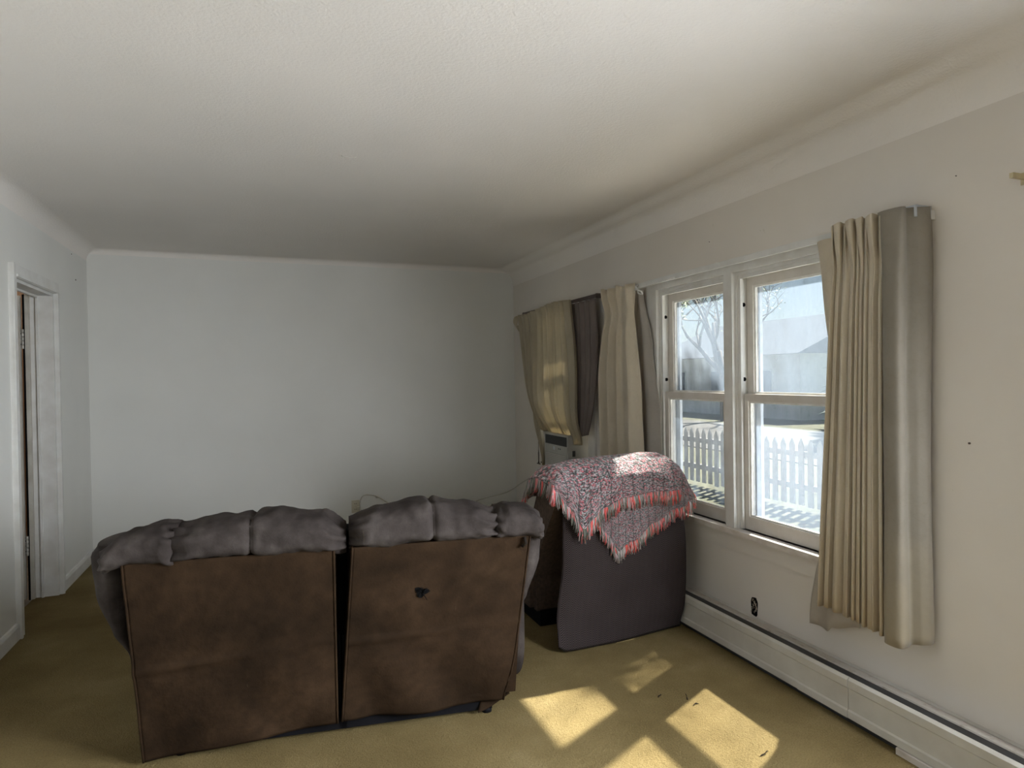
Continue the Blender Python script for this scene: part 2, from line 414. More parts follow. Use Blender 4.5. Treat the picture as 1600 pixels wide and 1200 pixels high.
# baseboards
def baseboard(name, x, y0, y1, sgn):
    prof = [(x, 0), (x+sgn*.016, 0), (x+sgn*.016, .072), (x+sgn*.010, .088), (x, .092)]
    return tag(prism(name, prof, y0, y1, 'y', M['trim']), 'white painted wooden baseboard', kind='structure')
tag(baseboard('baseboard_left', XL, 5.213, YB, 1), 'white baseboard between the doorway and the far corner')
tag(baseboard('baseboard_near', XL, YF, 4.331, 1), 'white baseboard on the near side of the doorway')
o = prism('baseboard_back', [(YB, 0), (YB-.016, 0), (YB-.016, .072), (YB-.01, .088), (YB, .092)], XL+.017, 2.16, 'x', M['trim']); tag(o, 'white baseboard along the end wall', kind='structure')

# ------------------------------------------------------------------ doorway
door = tag(empty('door_1', (XL, 4.775, 0)), 'white cased doorway with an old hinged door standing open', kind='structure')
def dpart(name, b, mat, bevel=.003, par=door):
    x0, x1, y0, y1, z0, z1 = b
    ob = box(name, x0-XL, x1-XL, y0-4.775, y1-4.775, z0, z1, mat, door, bevel)
    if par is not door: ob.parent = par
    return ob
ya, yb, zt = 4.40, 5.15, 2.03
for nm, b in (('casing', (XL, XL+.018, ya-.068, ya+.004, 0, zt-.004)), ('casing', (XL, XL+.018, yb-.004, yb+.062, 0, zt-.004)), ('casing', (XL, XL+.018, ya-.068, yb+.062, zt-.004, zt+.070)),
              ('backband', (XL+.018, XL+.028, ya-.070, ya-.048, 0, zt+.072)), ('backband', (XL+.018, XL+.026, yb+.000, yb+.016, 0, zt+.012)), ('backband', (XL+.018, XL+.026, ya+.000, yb+.016, zt+.0, zt+.016))):
    dpart(nm, b, M['trim'])
dpart('jamb', (XL-.13, XL-.001, yb-.022, yb-.001, 0, zt), M['trim'])
dpart('jamb', (XL-.13, XL-.001, ya+.001, ya+.022, 0, zt), M['trim'])
dpart('head_jamb', (XL-.13, XL-.001, ya+.022, yb-.022, zt-.022, zt-.001), M['trim'])
dpart('door_stop', (XL-.095, XL-.082, yb-.036, yb-.022, 0, zt-.022), M['trim'])
dpart('door_stop', (XL-.095, XL-.082, ya+.022, yb-.036, zt-.036, zt-.022), M['trim'])
slab = dpart('door_slab', (XL-.95, XL-.172, yb-.075, yb-.037, .012, zt-.03), M['door'])
dpart('hinge_jamb', (XL-.150, XL-.1305, yb-.052, yb-.024, .0, zt-.01), M['door'])
dpart('door_gap_shade', (XL-.160, XL-.151, yb-.06, yb-.006, .0, zt-.02), M['hole'], 0)  # black strip stands for the shade in the gap beside the door
for z in (.30, 1.66):
    hg = dpart('hinge', (XL-.1715, XL-.1695, yb-.072, yb-.040, z, z+.115), M['steel'], 0)
    bm = bmesh.new(); 
    for k in range(5): add_tube(bm, [(-.160, yb-.058-4.775, z-.006+k*.026), (-.160, yb-.058-4.775, z-.006+k*.026+.024)], .0075, 8)
    finish('hinge_knuckle', bm, M['steel'], hg)
    for k in range(3): 
        tube('screw', [(-.1698, yb-.062+.008*(k % 2)-4.775, z+.022+.035*k), (-.1670, yb-.062+.008*(k % 2)-4.775, z+.022+.035*k)], .004, M['thread'], hg, 6)
# hallway beyond
o = box('floor_hall', XL-1.6, XL-.141, 3.6, 7.0, -.12, -.004, M['hall_floor']); tag(o, 'worn grey hall floor beyond the doorway', kind='structure')
o = box('wall_hall', XL-1.6, XL-1.5, 3.6, 7.0, 0, 2.5, M['wood']); tag(o, 'brown wood panelled hall wall beyond the doorway', kind='structure')
o = box('wall_hall_end', XL-1.5, XL-.131, 6.9, 7.0, 0, 2.5, M['wood']); tag(o, 'brown wood end of the hall', kind='structure')
o = box('ceiling_hall', XL-1.6, XL-.131, 3.5, 7.0, 2.5, 2.6, M['wood']); tag(o, 'brown hall ceiling', kind='structure')
o = box('wall_hall_side', XL-.13, XL, YB+.151, 7.0, 0, 2.5, M['wall']); tag(o, 'hall side wall past the room corner', kind='structure')
o = box('wall_hall_near', XL-1.5, XL-.131, 3.5, 3.6, 0, 2.5, M['wall']); tag(o, 'near end of the hall', kind='structure')

hl = tag(empty('hall_fill_lamp', (XL-.75, 5.6, 2.5)), 'unseen ceiling lamp added to light the hall beyond the doorway', 'lamp')  # unseen fixture added to brighten the hall
M['lampglass'] = simple('lamp_glass', (.8, .78, .72), (.78, .76, .70), .4)
tube('base_plate', [(0, 0, 0), (0, 0, -.03)], .11, M['steel'], hl, 20)
tube('glass_bowl', [(0, 0, -.03), (0, 0, -.06), (0, 0, -.09), (0, 0, -.105)], [.13, .125, .085, .02], M['lampglass'], hl, 20)
hd = bpy.data.lights.new('hall_fill_light', 'POINT'); hd.energy = 14; hd.shadow_soft_size = .08; hd.color = (1, .93, .82)  # added fill for the view through the doorway
ho = bpy.data.objects.new('hall_fill_light', hd); col.objects.link(ho); ho.parent = hl; ho.location = (0, 0, -.22)
# ------------------------------------------------------------------ windows
def window(name, y0, y1, z0, z1, units, label, ac=False):
    """double-hung window in the right wall; y0..y1 opening, units = list of (ya,yb) sash bays"""
    root = tag(empty(name, (XR, (y0+y1)/2, z0)), label, kind='structure')
    ox, oy, oz = XR, (y0+y1)/2, z0
    def B(nm, x0, x1, a, b, c, d, mat, par=root, bevel=.003):
        return box(nm, x0-ox, x1-ox, a-oy, b-oy, c-oz, d-oz, mat, par, bevel)
    cw = .105
    B('casing', XR-.020, XR+.002, y1-.003, y1+cw, z0-.002, z1, M['trim'])
    B('casing', XR-.020, XR+.002, y0-cw, y0+.003, z0-.002, z1, M['trim'])
    B('head_casing', XR-.020, XR+.002, y0-cw, y1+cw, z1, z1+.075, M['trim'])
    B('sill', XR-.052, XR+.075, y0-cw-.02, y1+cw+.02, z0-.028, z0, M['trim_worn'], bevel=.006)
    B('apron', XR-.018, XR+.001, y0-cw, y1+cw, z0-.115, z0-.028, M['wall_grubby'])
    B('outer_sill', XR+.075, XR+TH+.05, y0-.02, y1+.02, z0-.06, z0-.012, M['trim_worn'])
    bays = units
    for (a, b), (c, d) in zip(bays, bays[1:]):
        B('mullion', XR-.022, XR+TH, min(b, d, a, c) if False else min(max(a, b), max(c, d)), max(min(a, b), min(c, d)), z0, z1, M['trim'], bevel=.004)
    zm = z0 + .695
    for (a, b) in bays:
        a, b = min(a, b), max(a, b)
        # jamb linings, inner stops
        for (p, q) in ((a, a+.018), (b-.018, b)):
            B('jamb', XR-.001, XR+TH, p, q, z0, z1, M['trim'], bevel=0)
        B('head_jamb', XR-.001, XR+TH, a+.018, b-.018, z1-.018, z1, M['trim'], bevel=0)
        for (p, q) in ((a+.018, a+.036), (b-.036, b-.018)):
            B('stop_bead', XR+.004, XR+.020, p, q, z0, z1-.018, M['trim'], bevel=.002)
        B('stop_bead', XR+.004, XR+.020, a+.036, b-.036, z1-.036, z1-.018, M['trim'], bevel=.002)
        for (p, q, s) in ((b-.0195, b-.0185, -1),):
            for zz in (z0+.79, z1-.17):
                pu = tube('pulley_hole', [(XR+.040-ox, b-.0185-oy, zz-oz), (XR+.040-ox, b-.0215-oy, zz-oz)], .011, M['hole'], root, 10)
        A, Bq = a+.020, b-.020
        def sash(nm, x0, x1, zlo, zhi, st, top, bot, gx):
            s = B(nm, x0, x1, A, A+st, zlo, zhi, M['sash'], bevel=.003)
            g = root
            B('stile', x0, x1, Bq-st, Bq, zlo, zhi, M['sash'], s)
            B('top_rail', x0, x1, A+st, Bq-st, zhi-top, zhi, M['sash'], s)
            B('bottom_rail', x0, x1, A+st, Bq-st, zlo, zlo+bot, M['sash'], s)
            for (p, q, c, d) in ((A+st, A+st+.010, zlo+bot, zhi-top), (Bq-st-.010, Bq-st, zlo+bot, zhi-top), (A+st+.01, Bq-st-.01, zlo+bot, zlo+bot+.010), (A+st+.01, Bq-st-.01, zhi-top-.010, zhi-top)):
                B('glazing_bead', x0+.008, gx-.003, p, q, c, d, M['putty'], s, 0)
            B('pane', gx-.0015, gx+.0015, A+st-.004, Bq-st+.004, zlo+bot-.004, zhi-top+.004, M['glass'], s, 0)
            return s
        lift = .36 if ac else 0
        sash('lower_sash', XR+.022, XR+.056, z0+.001+lift, zm+.018+lift, .046, .038, .068, XR+.043)
        sash('upper_sash', XR+.060, XR+.094, zm-.018, z1-.019, .046, .055, .036, XR+.081)
        # storm frame outside
        X0, X1 = XR+.112, XR+.130
        if not ac:
            for (p, q, c, d) in ((a+.018, a+.058, z0, z1), (b-.058, b-.018, z0, z1), (a+.058, b-.058, z1-.05, z1), (a+.058, b-.058, z0, z0+.05), (a+.058, b-.058, zm-.03, zm+.02)):
                B('storm_frame', X0, X1, p, q, c, d, M['alum'], bevel=.002)
    return root
win1 = window('window_1', W1[0], W1[1], W1[2], W1[3], [(2.84, 3.49), (2.13, 2.777)], 'white double window with dusty panes behind the recliner')
win2 = window('window_2', W2[0], W2[1], W2[2], W2[3], [(W2[0], W2[1])], 'far window behind the tied curtain and the air conditioner', ac=True)
win3 = window('window_3', W3[0], W3[1], W3[2], W3[3], [(.48, 1.10), (-.20, .42)], 'window beside the camera on the right wall')

# ------------------------------------------------------------------ baseboard heater
H = tag(empty('baseboard_heater', (XR, 2.2, 0)), 'long white enamelled baseboard heater along the window wall', 'heater')
def hp(name, prof, y0, y1, mat, bevel=0):
    return prism(name, [(x-XR, z) for x, z in prof], y0-2.2, y1-2.2, 'y', mat, H, bevel)
YH0, YH1 = YF+.02, YB-.02
hp('back_plate', [(XR-.001, .0), (XR-.012, .0), (XR-.012, .160), (XR-.001, .166)], YH0, YH1, M['heater'])
hp('top_lid', [(XR-.012, .158), (XR-.098, .186), (XR-.100, .180), (XR-.012, .150)], YH0, YH1, M['heater_lid'])
hp('slot_core', [(XR-.013, .03), (XR-.150, .03), (XR-.150, .172), (XR-.013, .146)], YH0, YH1, M['heater_dark'])
for i, (a, b) in enumerate(((YH0, 1.9365), (1.938, 2.1965), (2.198, YH1))):
    d = .003 if i == 1 else 0
    hp('front_panel', [(XR-.152, .188), (XR-.158-d, .190), (XR-.168-d, .180), (XR-.168-d, .150), (XR-.164-d, .145), (XR-.164-d, .062), (XR-.170-d, .056), (XR-.170-d, .028), (XR-.152, .028)], a, b, M['heater'])
hp('damper_blade', [(XR-.104, .181), (XR-.148, .176), (XR-.148, .172), (XR-.104, .176)], YH0, YH1, M['heater_dark'])
for (a, b) in ((YH0, 1.40), (1.42, 1.72)):
    hp('kick_strip', [(XR-.152, .0), (XR-.176, .0), (XR-.176, .024), (XR-.152, .027)], a, b, M['trim_worn'])
hp('toe_recess', [(XR-.013, .0), (XR-.148, .0), (XR-.148, .028), (XR-.013, .028)], YH0, YH1, M['heater_dark'])

# ------------------------------------------------------------------ wall bits
M['shreds'] = simple('torn_plaster', (.42, .36, .28), (.10, .07, .05), .9, 60, spread=(.4, .6))
hole = tag(empty('wall_hole', (XR, 2.655, .217)), 'ragged hole in the wall plaster above the heater', 'wall hole')
bm = bmesh.new()
ring = [(.024*math.copysign(abs(math.cos(a))**.5, math.cos(a))*(1+.08*math.sin(5*a)), .048*math.copysign(abs(math.sin(a))**.6, math.sin(a))*(1+.05*math.cos(7*a))) for a in [2*math.pi*k/20 for k in range(20)]]
vsx = [bm.verts.new((-.0012, p[0], p[1])) for p in ring]; vsy = [bm.verts.new((-.0005, p[0], p[1])) for p in ring]
bm.faces.new(vsx)
for k in range(20): bm.faces.new((vsx[k], vsx[(k+1) % 20], vsy[(k+1) % 20], vsy[k]))
finish('opening', bm, M['hole'], hole)
bm = bmesh.new()
for k in range(26):
    y = random.uniform(-.018, .018); z = random.uniform(-.028, .040)
    add_tube(bm, [(-.002, y, z), (-.005, y+random.uniform(-.006, .006), z+random.uniform(-.012, .012))], .0030, 4)
finish('plaster_shreds', bm, M['shreds'], hole)['kind'] = 'stuff'
br = tag(empty('rod_bracket', (XR, 1.375, 2.045)), 'brass coloured curtain bracket on the wall at the right edge', 'bracket')
M['brass'] = simple('aged_brass', (.55, .47, .30), (.45, .38, .24), .4, 20, metal=.3)
box('plate', -.004, 0, -.012, .012, -.02, .02, M['brass'], br, .001)
box('arm', -.07, -.004, -.006, .006, -.004, .012, M['brass'], br, .001)
for (x, y, z, s) in ((XL+.002, 5.70, 2.20, .014), (XL+.002, 5.60, 2.375, .008), (XR-.002, 1.56, 1.16, .010), (XR-.002, 2.98, 2.16, .006), (XR-.002, 1.6, 2.12, .005)):
    bm = bmesh.new(); add_tube(bm, [(0, 0, 0), (.004 if x < 0 else -.004, 0, 0)], s*.4, 7)
    o = finish('nail', bm, M['rod_dark']); o.location = (x-(.002 if x < 0 else -.002), y, z); o['n'] = 1
    o['label'] = {5.70: 'small nail in the left wall beside the door', 5.60: 'tiny nail high on the left wall near the ceiling', 1.56: 'nail stub in the wall right of the large curtain', 2.98: 'tiny nail above the double window', 1.6: 'tiny nail above the right end of the large curtain'}[y]; o['category'] = 'nail'
# outlet
ol = tag(empty('wall_outlet', (.752, YB, .255)), 'ivory wall outlet low on the end wall with a plugged cord', 'outlet')
box('cover_plate', -.036, .036, -.006, -.0005, -.058, .058, M['outlet'], ol, .002)
for z in (-.026, .026):
    rc = box('receptacle', -.017, .017, -.009, -.005, z-.014, z+.014, M['outlet'], ol, .003)
    for x in (-.007, .007): box('slot', x-.0015, x+.0015, -.0096, -.0088, z-.006, z+.006, M['hole'], rc)
cord = tag(empty('power_cord', (.78, YB-.02, .25)), 'thin ivory power cord running from the outlet to the air conditioner', 'cord')
def rel(pts, o): return [Vector(p)-Vector(o) for p in pts]
pts = catmull([(.775, 6.015, .235), (.785, 5.985, .24), (.787, 5.985, .30), (.815, 5.985, .355), (.87, 5.985, .360), (.95, 5.985, .335), (1.08, 5.985, .25), (1.35, 5.95, .14), (1.65, 5.93, .17), (1.926, 5.90, .25), (2.114, 5.70, .335), (2.197, 5.50, .455), (2.215, 5.25, .55), (2.245, 5.04, .625), (2.27, 4.97, .66)], 8)
tube('wire', rel(pts, cord.location), .0055, M['cord'], cord, 8)
box('plug', -.018, .012, -.016, .011, -.030, .005, M['outlet'], cord, .004)
box('cord_clip', .155, .175, -.02, .012, .072, .088, M['cord'], cord, .003)

# ------------------------------------------------------------------ air conditioner
AC = tag(empty('air_conditioner', (2.20, 4.76, .62)), 'grey window air conditioner under the far tied-up curtain', 'air conditioner')
def ab(nm, x0, x1, y0, y1, z0, z1, mat, par=AC, bevel=.004): return box(nm, x0, x1, y0, y1, z0, z1, mat, par, bevel)
ab('housing', .004, .56, -.225, .225, .0, .335, M['ac'])
ab('front_frame', -.006, .004, -.225, .225, .0, .335, M['ac'])
ab('outlet_vent', -.008, -.005, -.200, .205, .245, .318, M['ac_dark'], bevel=0)
for k in range(5): ab('louver', -.009, -.006, -.198, .203, .252+k*.013, .255+k*.013, M['heater_dark'], bevel=0)
ab('control_strip', -.010, -.005, -.215, .215, .195, .240, M['ac'], bevel=.002)
M['display'] = simple('pale_display', (.60, .66, .70), (.55, .60, .64), .25)
ab('display', -.0115, -.0095, .015, .045, .203, .232, M['display'], bevel=0)
for y in (-.06, -.09): tube('button', [(-.0095, y, .218), (-.0125, y, .218)], .006, M['heater_dark'], AC, 10)
gr = ab('intake_grille', -.012, -.005, -.205, .205, .012, .185, M['ac'], bevel=.003)
for k in range(11): ab('grille_slat', -.0135, -.0118, -.19, .19, .024+k*.014, .028+k*.014, M['heater'], gr, 0)
for z in (.09, .17): ab('side_vent', .03, .055, -.2265, -.2248, z, z+.045, M['heater_dark'], bevel=0)
for sg in (-1, 1):
    side = tag(box('filler_panel', XR+.03, XR+.045, *((W2[0]+.03, 4.533) if sg < 0 else (4.987, W2[1]-.03)), .602, .955, M['trim']), 'white filler panel beside the air conditioner, %s side' % ('near' if sg < 0 else 'far'), 'panel')

# ------------------------------------------------------------------ curtain rods
def rod(label, y0, y1, x, z, mat, name='curtain_rod', slats=True):
    r = tag(empty(name, (XR, (y0+y1)/2, z)), label, 'curtain rod'); oy = (y0+y1)/2
    prism('rail', [(x-XR, -.014), (x-XR, .014), (x-XR+.008, .014), (x-XR+.008, .009), (x-XR+.003, .006), (x-XR+.003, -.006), (x-XR+.008, -.009), (x-XR+.008, -.014)], y0-oy, y1-oy, 'y', mat, r)
    for y in (y0+.004, y1-.012):
        box('bracket', x-XR+.002, -.001, y-oy, y-oy+.008, -.016, .018, mat, r, .001)
        box('return_end', x-XR, x-XR+.03, y-oy-.003, y-oy+.011, -.015, .015, mat, r, .001)
    box('bracket', x-XR+.006, -.001, -.008, .008, -.004, .020, mat, r, .001)
    return r
r1 = rod('white traverse rod above the double window', 1.676, 4.02, 2.262, 1.998, M['rod'])
r2_ = rod('dark rod carrying the tied-up far curtain', 4.17, 5.62, 2.262, 2.005, M['rod_dark'])
tube('pull_cord_guide', catmull([(-.085, -.42+1.21-.44, -.01), (-.10, .80, -.03), (-.095, .775, -.055), (-.08, .79, -.04)], 4), .004, M['rod'], r1, 6)

# ------------------------------------------------------------------ curtains
def pleat(ph):   # round folds with tight creases between them
    return 1.0 - 2.0*abs(math.sin(ph*.5))**.55 + .18*math.sin(1.5*ph+.6)
# large curtain right of the double window
RC = tag(empty('drapery_panel', (2.22, 1.85, .42)), 'large pleated cream curtain at the near side of the double window', 'curtain')
def off(o): 
    l = o.location.copy(); return lambda p: Vector(p)-l
q = off(RC)
def rc_front(s, t):
    z0 = interp(s, [(0, .425), (.5, .415), (.72, .405), (1, .405)]); z = lerp(z0, 2.022 - .012*s, t)
    yt = lerp(2.020, 1.780, s); yb_ = lerp(2.112, 1.800, s)
    y = lerp(yb_, yt, t**1.2)
    n = 9.0; ph = (s+.035*math.sin(s*11))*n*2*math.pi + .9*nz(s*3, t*1.5)
    top = max(0, (t-.88)/.12)
    pinch = math.exp(-((t-.885)/.05)**2)
    amp = lerp(.019, .023, 1-t)*(1-.45*pinch)*(.9+.6*nz(s*9, 1.3))*(1+1.0*top)
    x = 2.212 + amp*pleat(ph) + .010*math.sin(s*3+t*2) + .012*top*math.sin(ph*.5)
    y += .006*math.cos(ph)*(.6+.6*(1-t)) + top*.012*math.sin(ph*1.5+1)
    if t > .93: z += .010*math.sin(ph*.5+2)*((t-.93)/.07)
    return q((x, y, z))
sheet('pleated_front', rc_front, 200, 60, M['curtain'], RC, .003)
RETP = catmull([(2.215, 1.790, 0), (2.172, 1.760, 0), (2.160, 1.725, 0), (2.166, 1.692, 0), (2.192, 1.690, 0), (2.222, 1.702, 0), (2.238, 1.690, 0), (2.252, 1.676, 0), (2.276, 1.667, 0), (2.302, 1.675, 0), (2.328, 1.690, 0)], 8)
def rc_flat(s, t):   # last broad fold, then the return back to the wall
    z = lerp(.392+.018*s, 2.020+.012*max(0, s-.8)/.2, t)
    p = RETP[min(80, int(round(s*80)))]
    k = .006*math.sin(5*t+3*s) + .004*nz(s*5, t*4, 6)
    up_fold = max(0, t-.86)/.14           # header: folds flattened out
    x = lerp(p.x, lerp(2.170, 2.315, s**2.2), .75*up_fold) + k
    return q((x, p.y + .012*(1-t)*(1-s) + .004*math.sin(4*t), z))
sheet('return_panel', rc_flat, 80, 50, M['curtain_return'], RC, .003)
def rc_lin(s, t):
    yl = interp(t, [(0, 2.235), (.35, 2.13), (.68, 2.09), (1, 2.150)])
    yr = interp(t, [(0, 1.97), (.5, 1.95), (1, 1.98)])
    z = lerp(interp(s, [(0, .290), (.45, .300), (.6, .33), (1, .36)]), 1.985, t)
    x = 2.268 + .018*math.sin(s*7.5+.5)*(1-.5*t) - .01*s
    return q((x, lerp(yl, yr, s), z))
sheet('lining_panel', rc_lin, 40, 40, M['lining'], RC, .003)
def rc_turn(s, t):   # the turned leading edge with its header, seen left of the pleats
    z = lerp(1.30, 1.985, t); wv = lerp(.02, .100, t**.7)
    y = lerp(2.050, 2.142, t) - wv*s
    return q((2.246 - .02*math.sin(s*math.pi)*t + .004*math.sin(9*t), y, z))
sheet('leading_edge', rc_turn, 12, 24, M['curtain'], RC, .003)
bm = bmesh.new()
add_box(bm, 2.225-2.22, 2.31-2.22, 1.676-1.85, 1.680-1.85, 1.985-.42, 2.028-.42); add_box(bm, 2.236-2.22, 2.240-2.22, 1.676-1.85, 1.75-1.85, 2.005-.42, 2.030-.42)
finish('hook_strip', bm, M['alum'], RC)
for k in range(4): tube('hook_eyelet', [(2.2355-2.22, 1.685+k*.018-1.85, 2.018-.42), (2.2335-2.22, 1.685+k*.018-1.85, 2.018-.42)], .004, M['hole'], RC, 6)

# curtain left of the double window
LC = tag(empty('drapery_panel', (2.22, 3.75, .42)), 'narrow cream curtain hanging between the recliner and the double window', 'curtain')
ql = off(LC)
def lc_front(s, t):
    z = lerp(.44+.03*s, 2.012, t)
    yl = interp(t, [(0, 4.03), (.6, 4.06), (.88, 3.97), (1, 4.005)])
    yr = interp(t, [(0, 3.49), (.5, 3.535), (.9, 3.60), (1, 3.60)])
    y = lerp(yl, yr, s)
    ph = s*4.0*2*math.pi*(1+.1*math.sin(3*s)) + .8*nz(s*2, t*1.2, 4) + .5
    pinch = math.exp(-((t-.88)/.05)**2)
    wide = math.exp(-((s-.80)/.16)**2)
    amp = .034*(1-.6*pinch)*(1-.75*wide)*(1.15-.4*t)
    x = 2.205 + amp*(math.sin(ph)+.28*math.sin(2*ph+.6)) - .028*wide*(1-t**3) + .014*max(0, (s-.93)/.07)
    y += .012*math.cos(ph)*(1-pinch)
    if t > .96: z += .008*math.sin(ph*.5)
    return ql((x, y, z))
sheet('pleated_front', lc_front, 120, 50, M['curtain'], LC, .003)
def lc_back(s, t):
    z = lerp(.45, 1.97, t)
    yr = interp(t, [(0, 3.40), (.45, 3.42), (.75, 3.50), (1, 3.60)])
    return ql((2.285+.012*math.sin(s*8), lerp(3.66, yr, s), z))
sheet('lining_panel', lc_back, 30, 40, M['lining'], LC, .003)
tie = tube('tie_bow', rel(catmull([(2.255, 3.60, 2.0), (2.23, 3.585, 1.985), (2.225, 3.555, 1.965), (2.235, 3.53, 1.95), (2.25, 3.545, 1.935), (2.245, 3.58, 1.95), (2.25, 3.60, 1.985)], 5), LC.location), .006, M['rod'], LC, 6)

# far curtain, hitched up behind the air conditioner
FC = tag(empty('drapery_panel', (2.20, 5.0, .9)), 'cream curtain of the far window gathered up over the air conditioner', 'curtain')
qf = off(FC)
def fc_main(s, t):
    yt = lerp(5.53, 4.475, s)
    yb_ = interp(s, [(0, 5.16), (.3, 4.98), (.65, 4.68), (1, 4.42)])
    zb = interp(s, [(0, 1.06), (.25, .945), (.6, .925), (.85, .885), (1, .890)])
    k = 1-t
    y = lerp(yt, yb_, k**1.3) if s < .9 else lerp(yt, yb_, k**1.1)
    if s > .75: y -= .05*math.sin(math.pi*min(1, k*1.15))*(s-.75)/.25
    z = lerp(zb, 2.010-.012*math.sin(s*math.pi*2)-.02*(1-s), t)
    ph = (s+.03*math.sin(s*9))*13.0*2*math.pi + 1.2*nz(s*4, t*1.4, 9)
    gather = math.exp(-(k-1.0)**2/.02)
    amp = .030*(1-.35*gather)*(.9+.8*nz(s*11, 3))
    belly = .05*math.sin(math.pi*min(1, k**2.2))*math.sin(math.pi*min(1, s+.1))
    x = 2.205 + amp*pleat(ph) - belly + .05*gather*(s > .2)
    if t > .95: x -= .018*(t-.95)/.05*math.sin(s*math.pi); 
    return qf((x, y, z))
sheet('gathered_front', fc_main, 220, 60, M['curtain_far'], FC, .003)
def fc_curl(s, t):   # header curled over at the far end
    a = t*4.2
    r = .045
    return qf((2.195 + .02*s - r*math.sin(a)*.6, 5.55+.05*(1-s)+.015*math.sin(a), 1.985 - r + r*math.cos(a) - .10*t*s))
sheet('curled_header', fc_curl, 8, 20, M['curtain_far'], FC, .003)
def fc_tail(s, t):   # loose folds trailing beside the air conditioner
    k = 1-t
    yc = interp(k, [(0, 5.32), (.5, 5.22), (1, 5.07)]); wd = interp(k, [(0, .22), (.5, .15), (1, .045)])
    z = lerp(.655+.05*s, 1.55, t)
    return qf((2.225+.014*math.sin(s*22+k*2), yc+wd*(.5-s), z))
sheet('trailing_folds', fc_tail, 48, 40, M['curtain_far'], FC, .003)
def fc_dark(s, t):
    k = 1-t
    yt = lerp(4.60, 4.20, s); yb_ = lerp(4.56, 4.33, s)
    z = lerp(.935+.04*s, 1.985, t)
    y = lerp(yt, yb_, k**2.5) - .035*math.sin(math.pi*k)*s
    ph = s*5*2*math.pi
    return qf((2.262+.016*pleat(ph)*(1-.6*k**3), y, z))
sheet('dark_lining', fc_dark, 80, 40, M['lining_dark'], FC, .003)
for i, (y, z0) in enumerate(((5.345, .64), (5.26, .66))):
    pc = tag(empty('pull_cord', (2.29, y, z0)), 'thin curtain pull cord hanging by the far window, %s of the two' % ('farther' if i == 0 else 'nearer'), 'cord')
    tube('line', [(0, .0, 0.03), (.002, .01, .7), (-.02, .05, 1.36)], .0022, M['rod_dark'], pc, 5)
    tube('tassel', [(0, 0, .13), (0, 0, .09), (0, 0, .02), (0, 0, 0)], [.002, .006, .005, .009], M['rod_dark'], pc, 6)
    box('cord_foot', -.006, .006, -.03, .03, -.008, 0, M['rod_dark'], pc, .001)

# ------------------------------------------------------------------ loveseat (seen from behind)
ANG = math.atan2(-.198, 1.51)
S = tag(empty('reclining_loveseat', (-.49, 2.645, 0), ANG), 'brown suede reclining loveseat seen from behind with puffy headrests', 'sofa')
def edges(unit, h):   # left and right edge of a back panel at relative height h
    if unit == 0: return lerp(.035, .0, h), lerp(.728, .728, h)
    return lerp(.748, .800, h), lerp(1.425, 1.508, h)
def back_panel(unit):
    zb = (lambda s: lerp(.012, .062, s)) if unit == 0 else (lambda s: lerp(.066, .060, s))
    def f(s, t):
        l, r = edges(unit, t)
        if unit == 1: r -= .022*math.exp(-((t-.0)/.18)**2)
        u = lerp(l, r, s); z = lerp(zb(s), .772, t)
        lean = lerp(.075, 0, t)
        d = -.012*math.sin(math.pi*s)*math.sin(math.pi*t)
        low = max(0, 1-t/.50)
        k = .5 if unit == 0 else 1.0
        d += k*.020*low*math.sin(9*(s*1.1 + t*.9) + 1.5*nz(s*3, t*3, unit))*min(1, 6*s)*min(1, 6*(1-s))
        d += .006*nz(s*4, t*5, unit*7)
        cr = t - (.46+.03*s)                       # sagging crease across the middle
        d += -.009*math.exp(-(cr/.016)**2)*(.6+.4*math.sin(5*s+1)) 
        if unit == 1: d += .03*max(0, (.2-t)/.2)*max(0, s-.75)*2
        return (u, lean + d, z)
    p = sheet('back_panel', f, 70, 70, M['suede'], S, .006)
    for e in (0, 1):     # piped edge
        pts = [Vector(f(e, t/24)) + Vector((.001*(1 if e else -1), -.003, 0)) for t in range(25)]
        tube('piping', pts, .0045, M['suede'], p, 6)
    def side(e):
        def g(s, t):
            b = Vector(f(e, t)); wob = .012*math.sin(t*9+unit*2)*s*(1-t)
            return (b.x + (-.016 if e == 0 else .014)*math.sin(s*math.pi*.5)*(1.0 if unit else .6) + wob*(.6 if e else 1), b.y + .002 + .20*s, b.z)
        sheet('side_band', g, 10, 40, M['suede'], S, .005)
    side(0); side(1)
    # inner body of the backrest
    l, r = edges(unit, .5)
    bm = bmesh.new()
    vv = []
    for (u, n, z) in ((l+.01, .085, .09), (r-.01, .085, .09), (r-.01, .30, .09), (l+.01, .30, .09)): vv.append(bm.verts.new((u, n, z)))
    l2, r2x = edges(unit, 1)
    for (u, n, z) in ((l2+.012, .03, .80), (r2x-.012, .03, .80), (r2x-.012, .22, .80), (l2+.012, .22, .80)): vv.append(bm.verts.new((u, n, z)))
    for fc in ((0, 1, 2, 3), (4, 5, 6, 7), (0, 1, 5, 4), (1, 2, 6, 5), (2, 3, 7, 6), (3, 0, 4, 7)): bm.faces.new([vv[i] for i in fc])
    finish('backrest_body', bm, M['suede'], S, bevel=.01)
    return p, f
pl, fL = back_panel(0); pr, fR = back_panel(1)
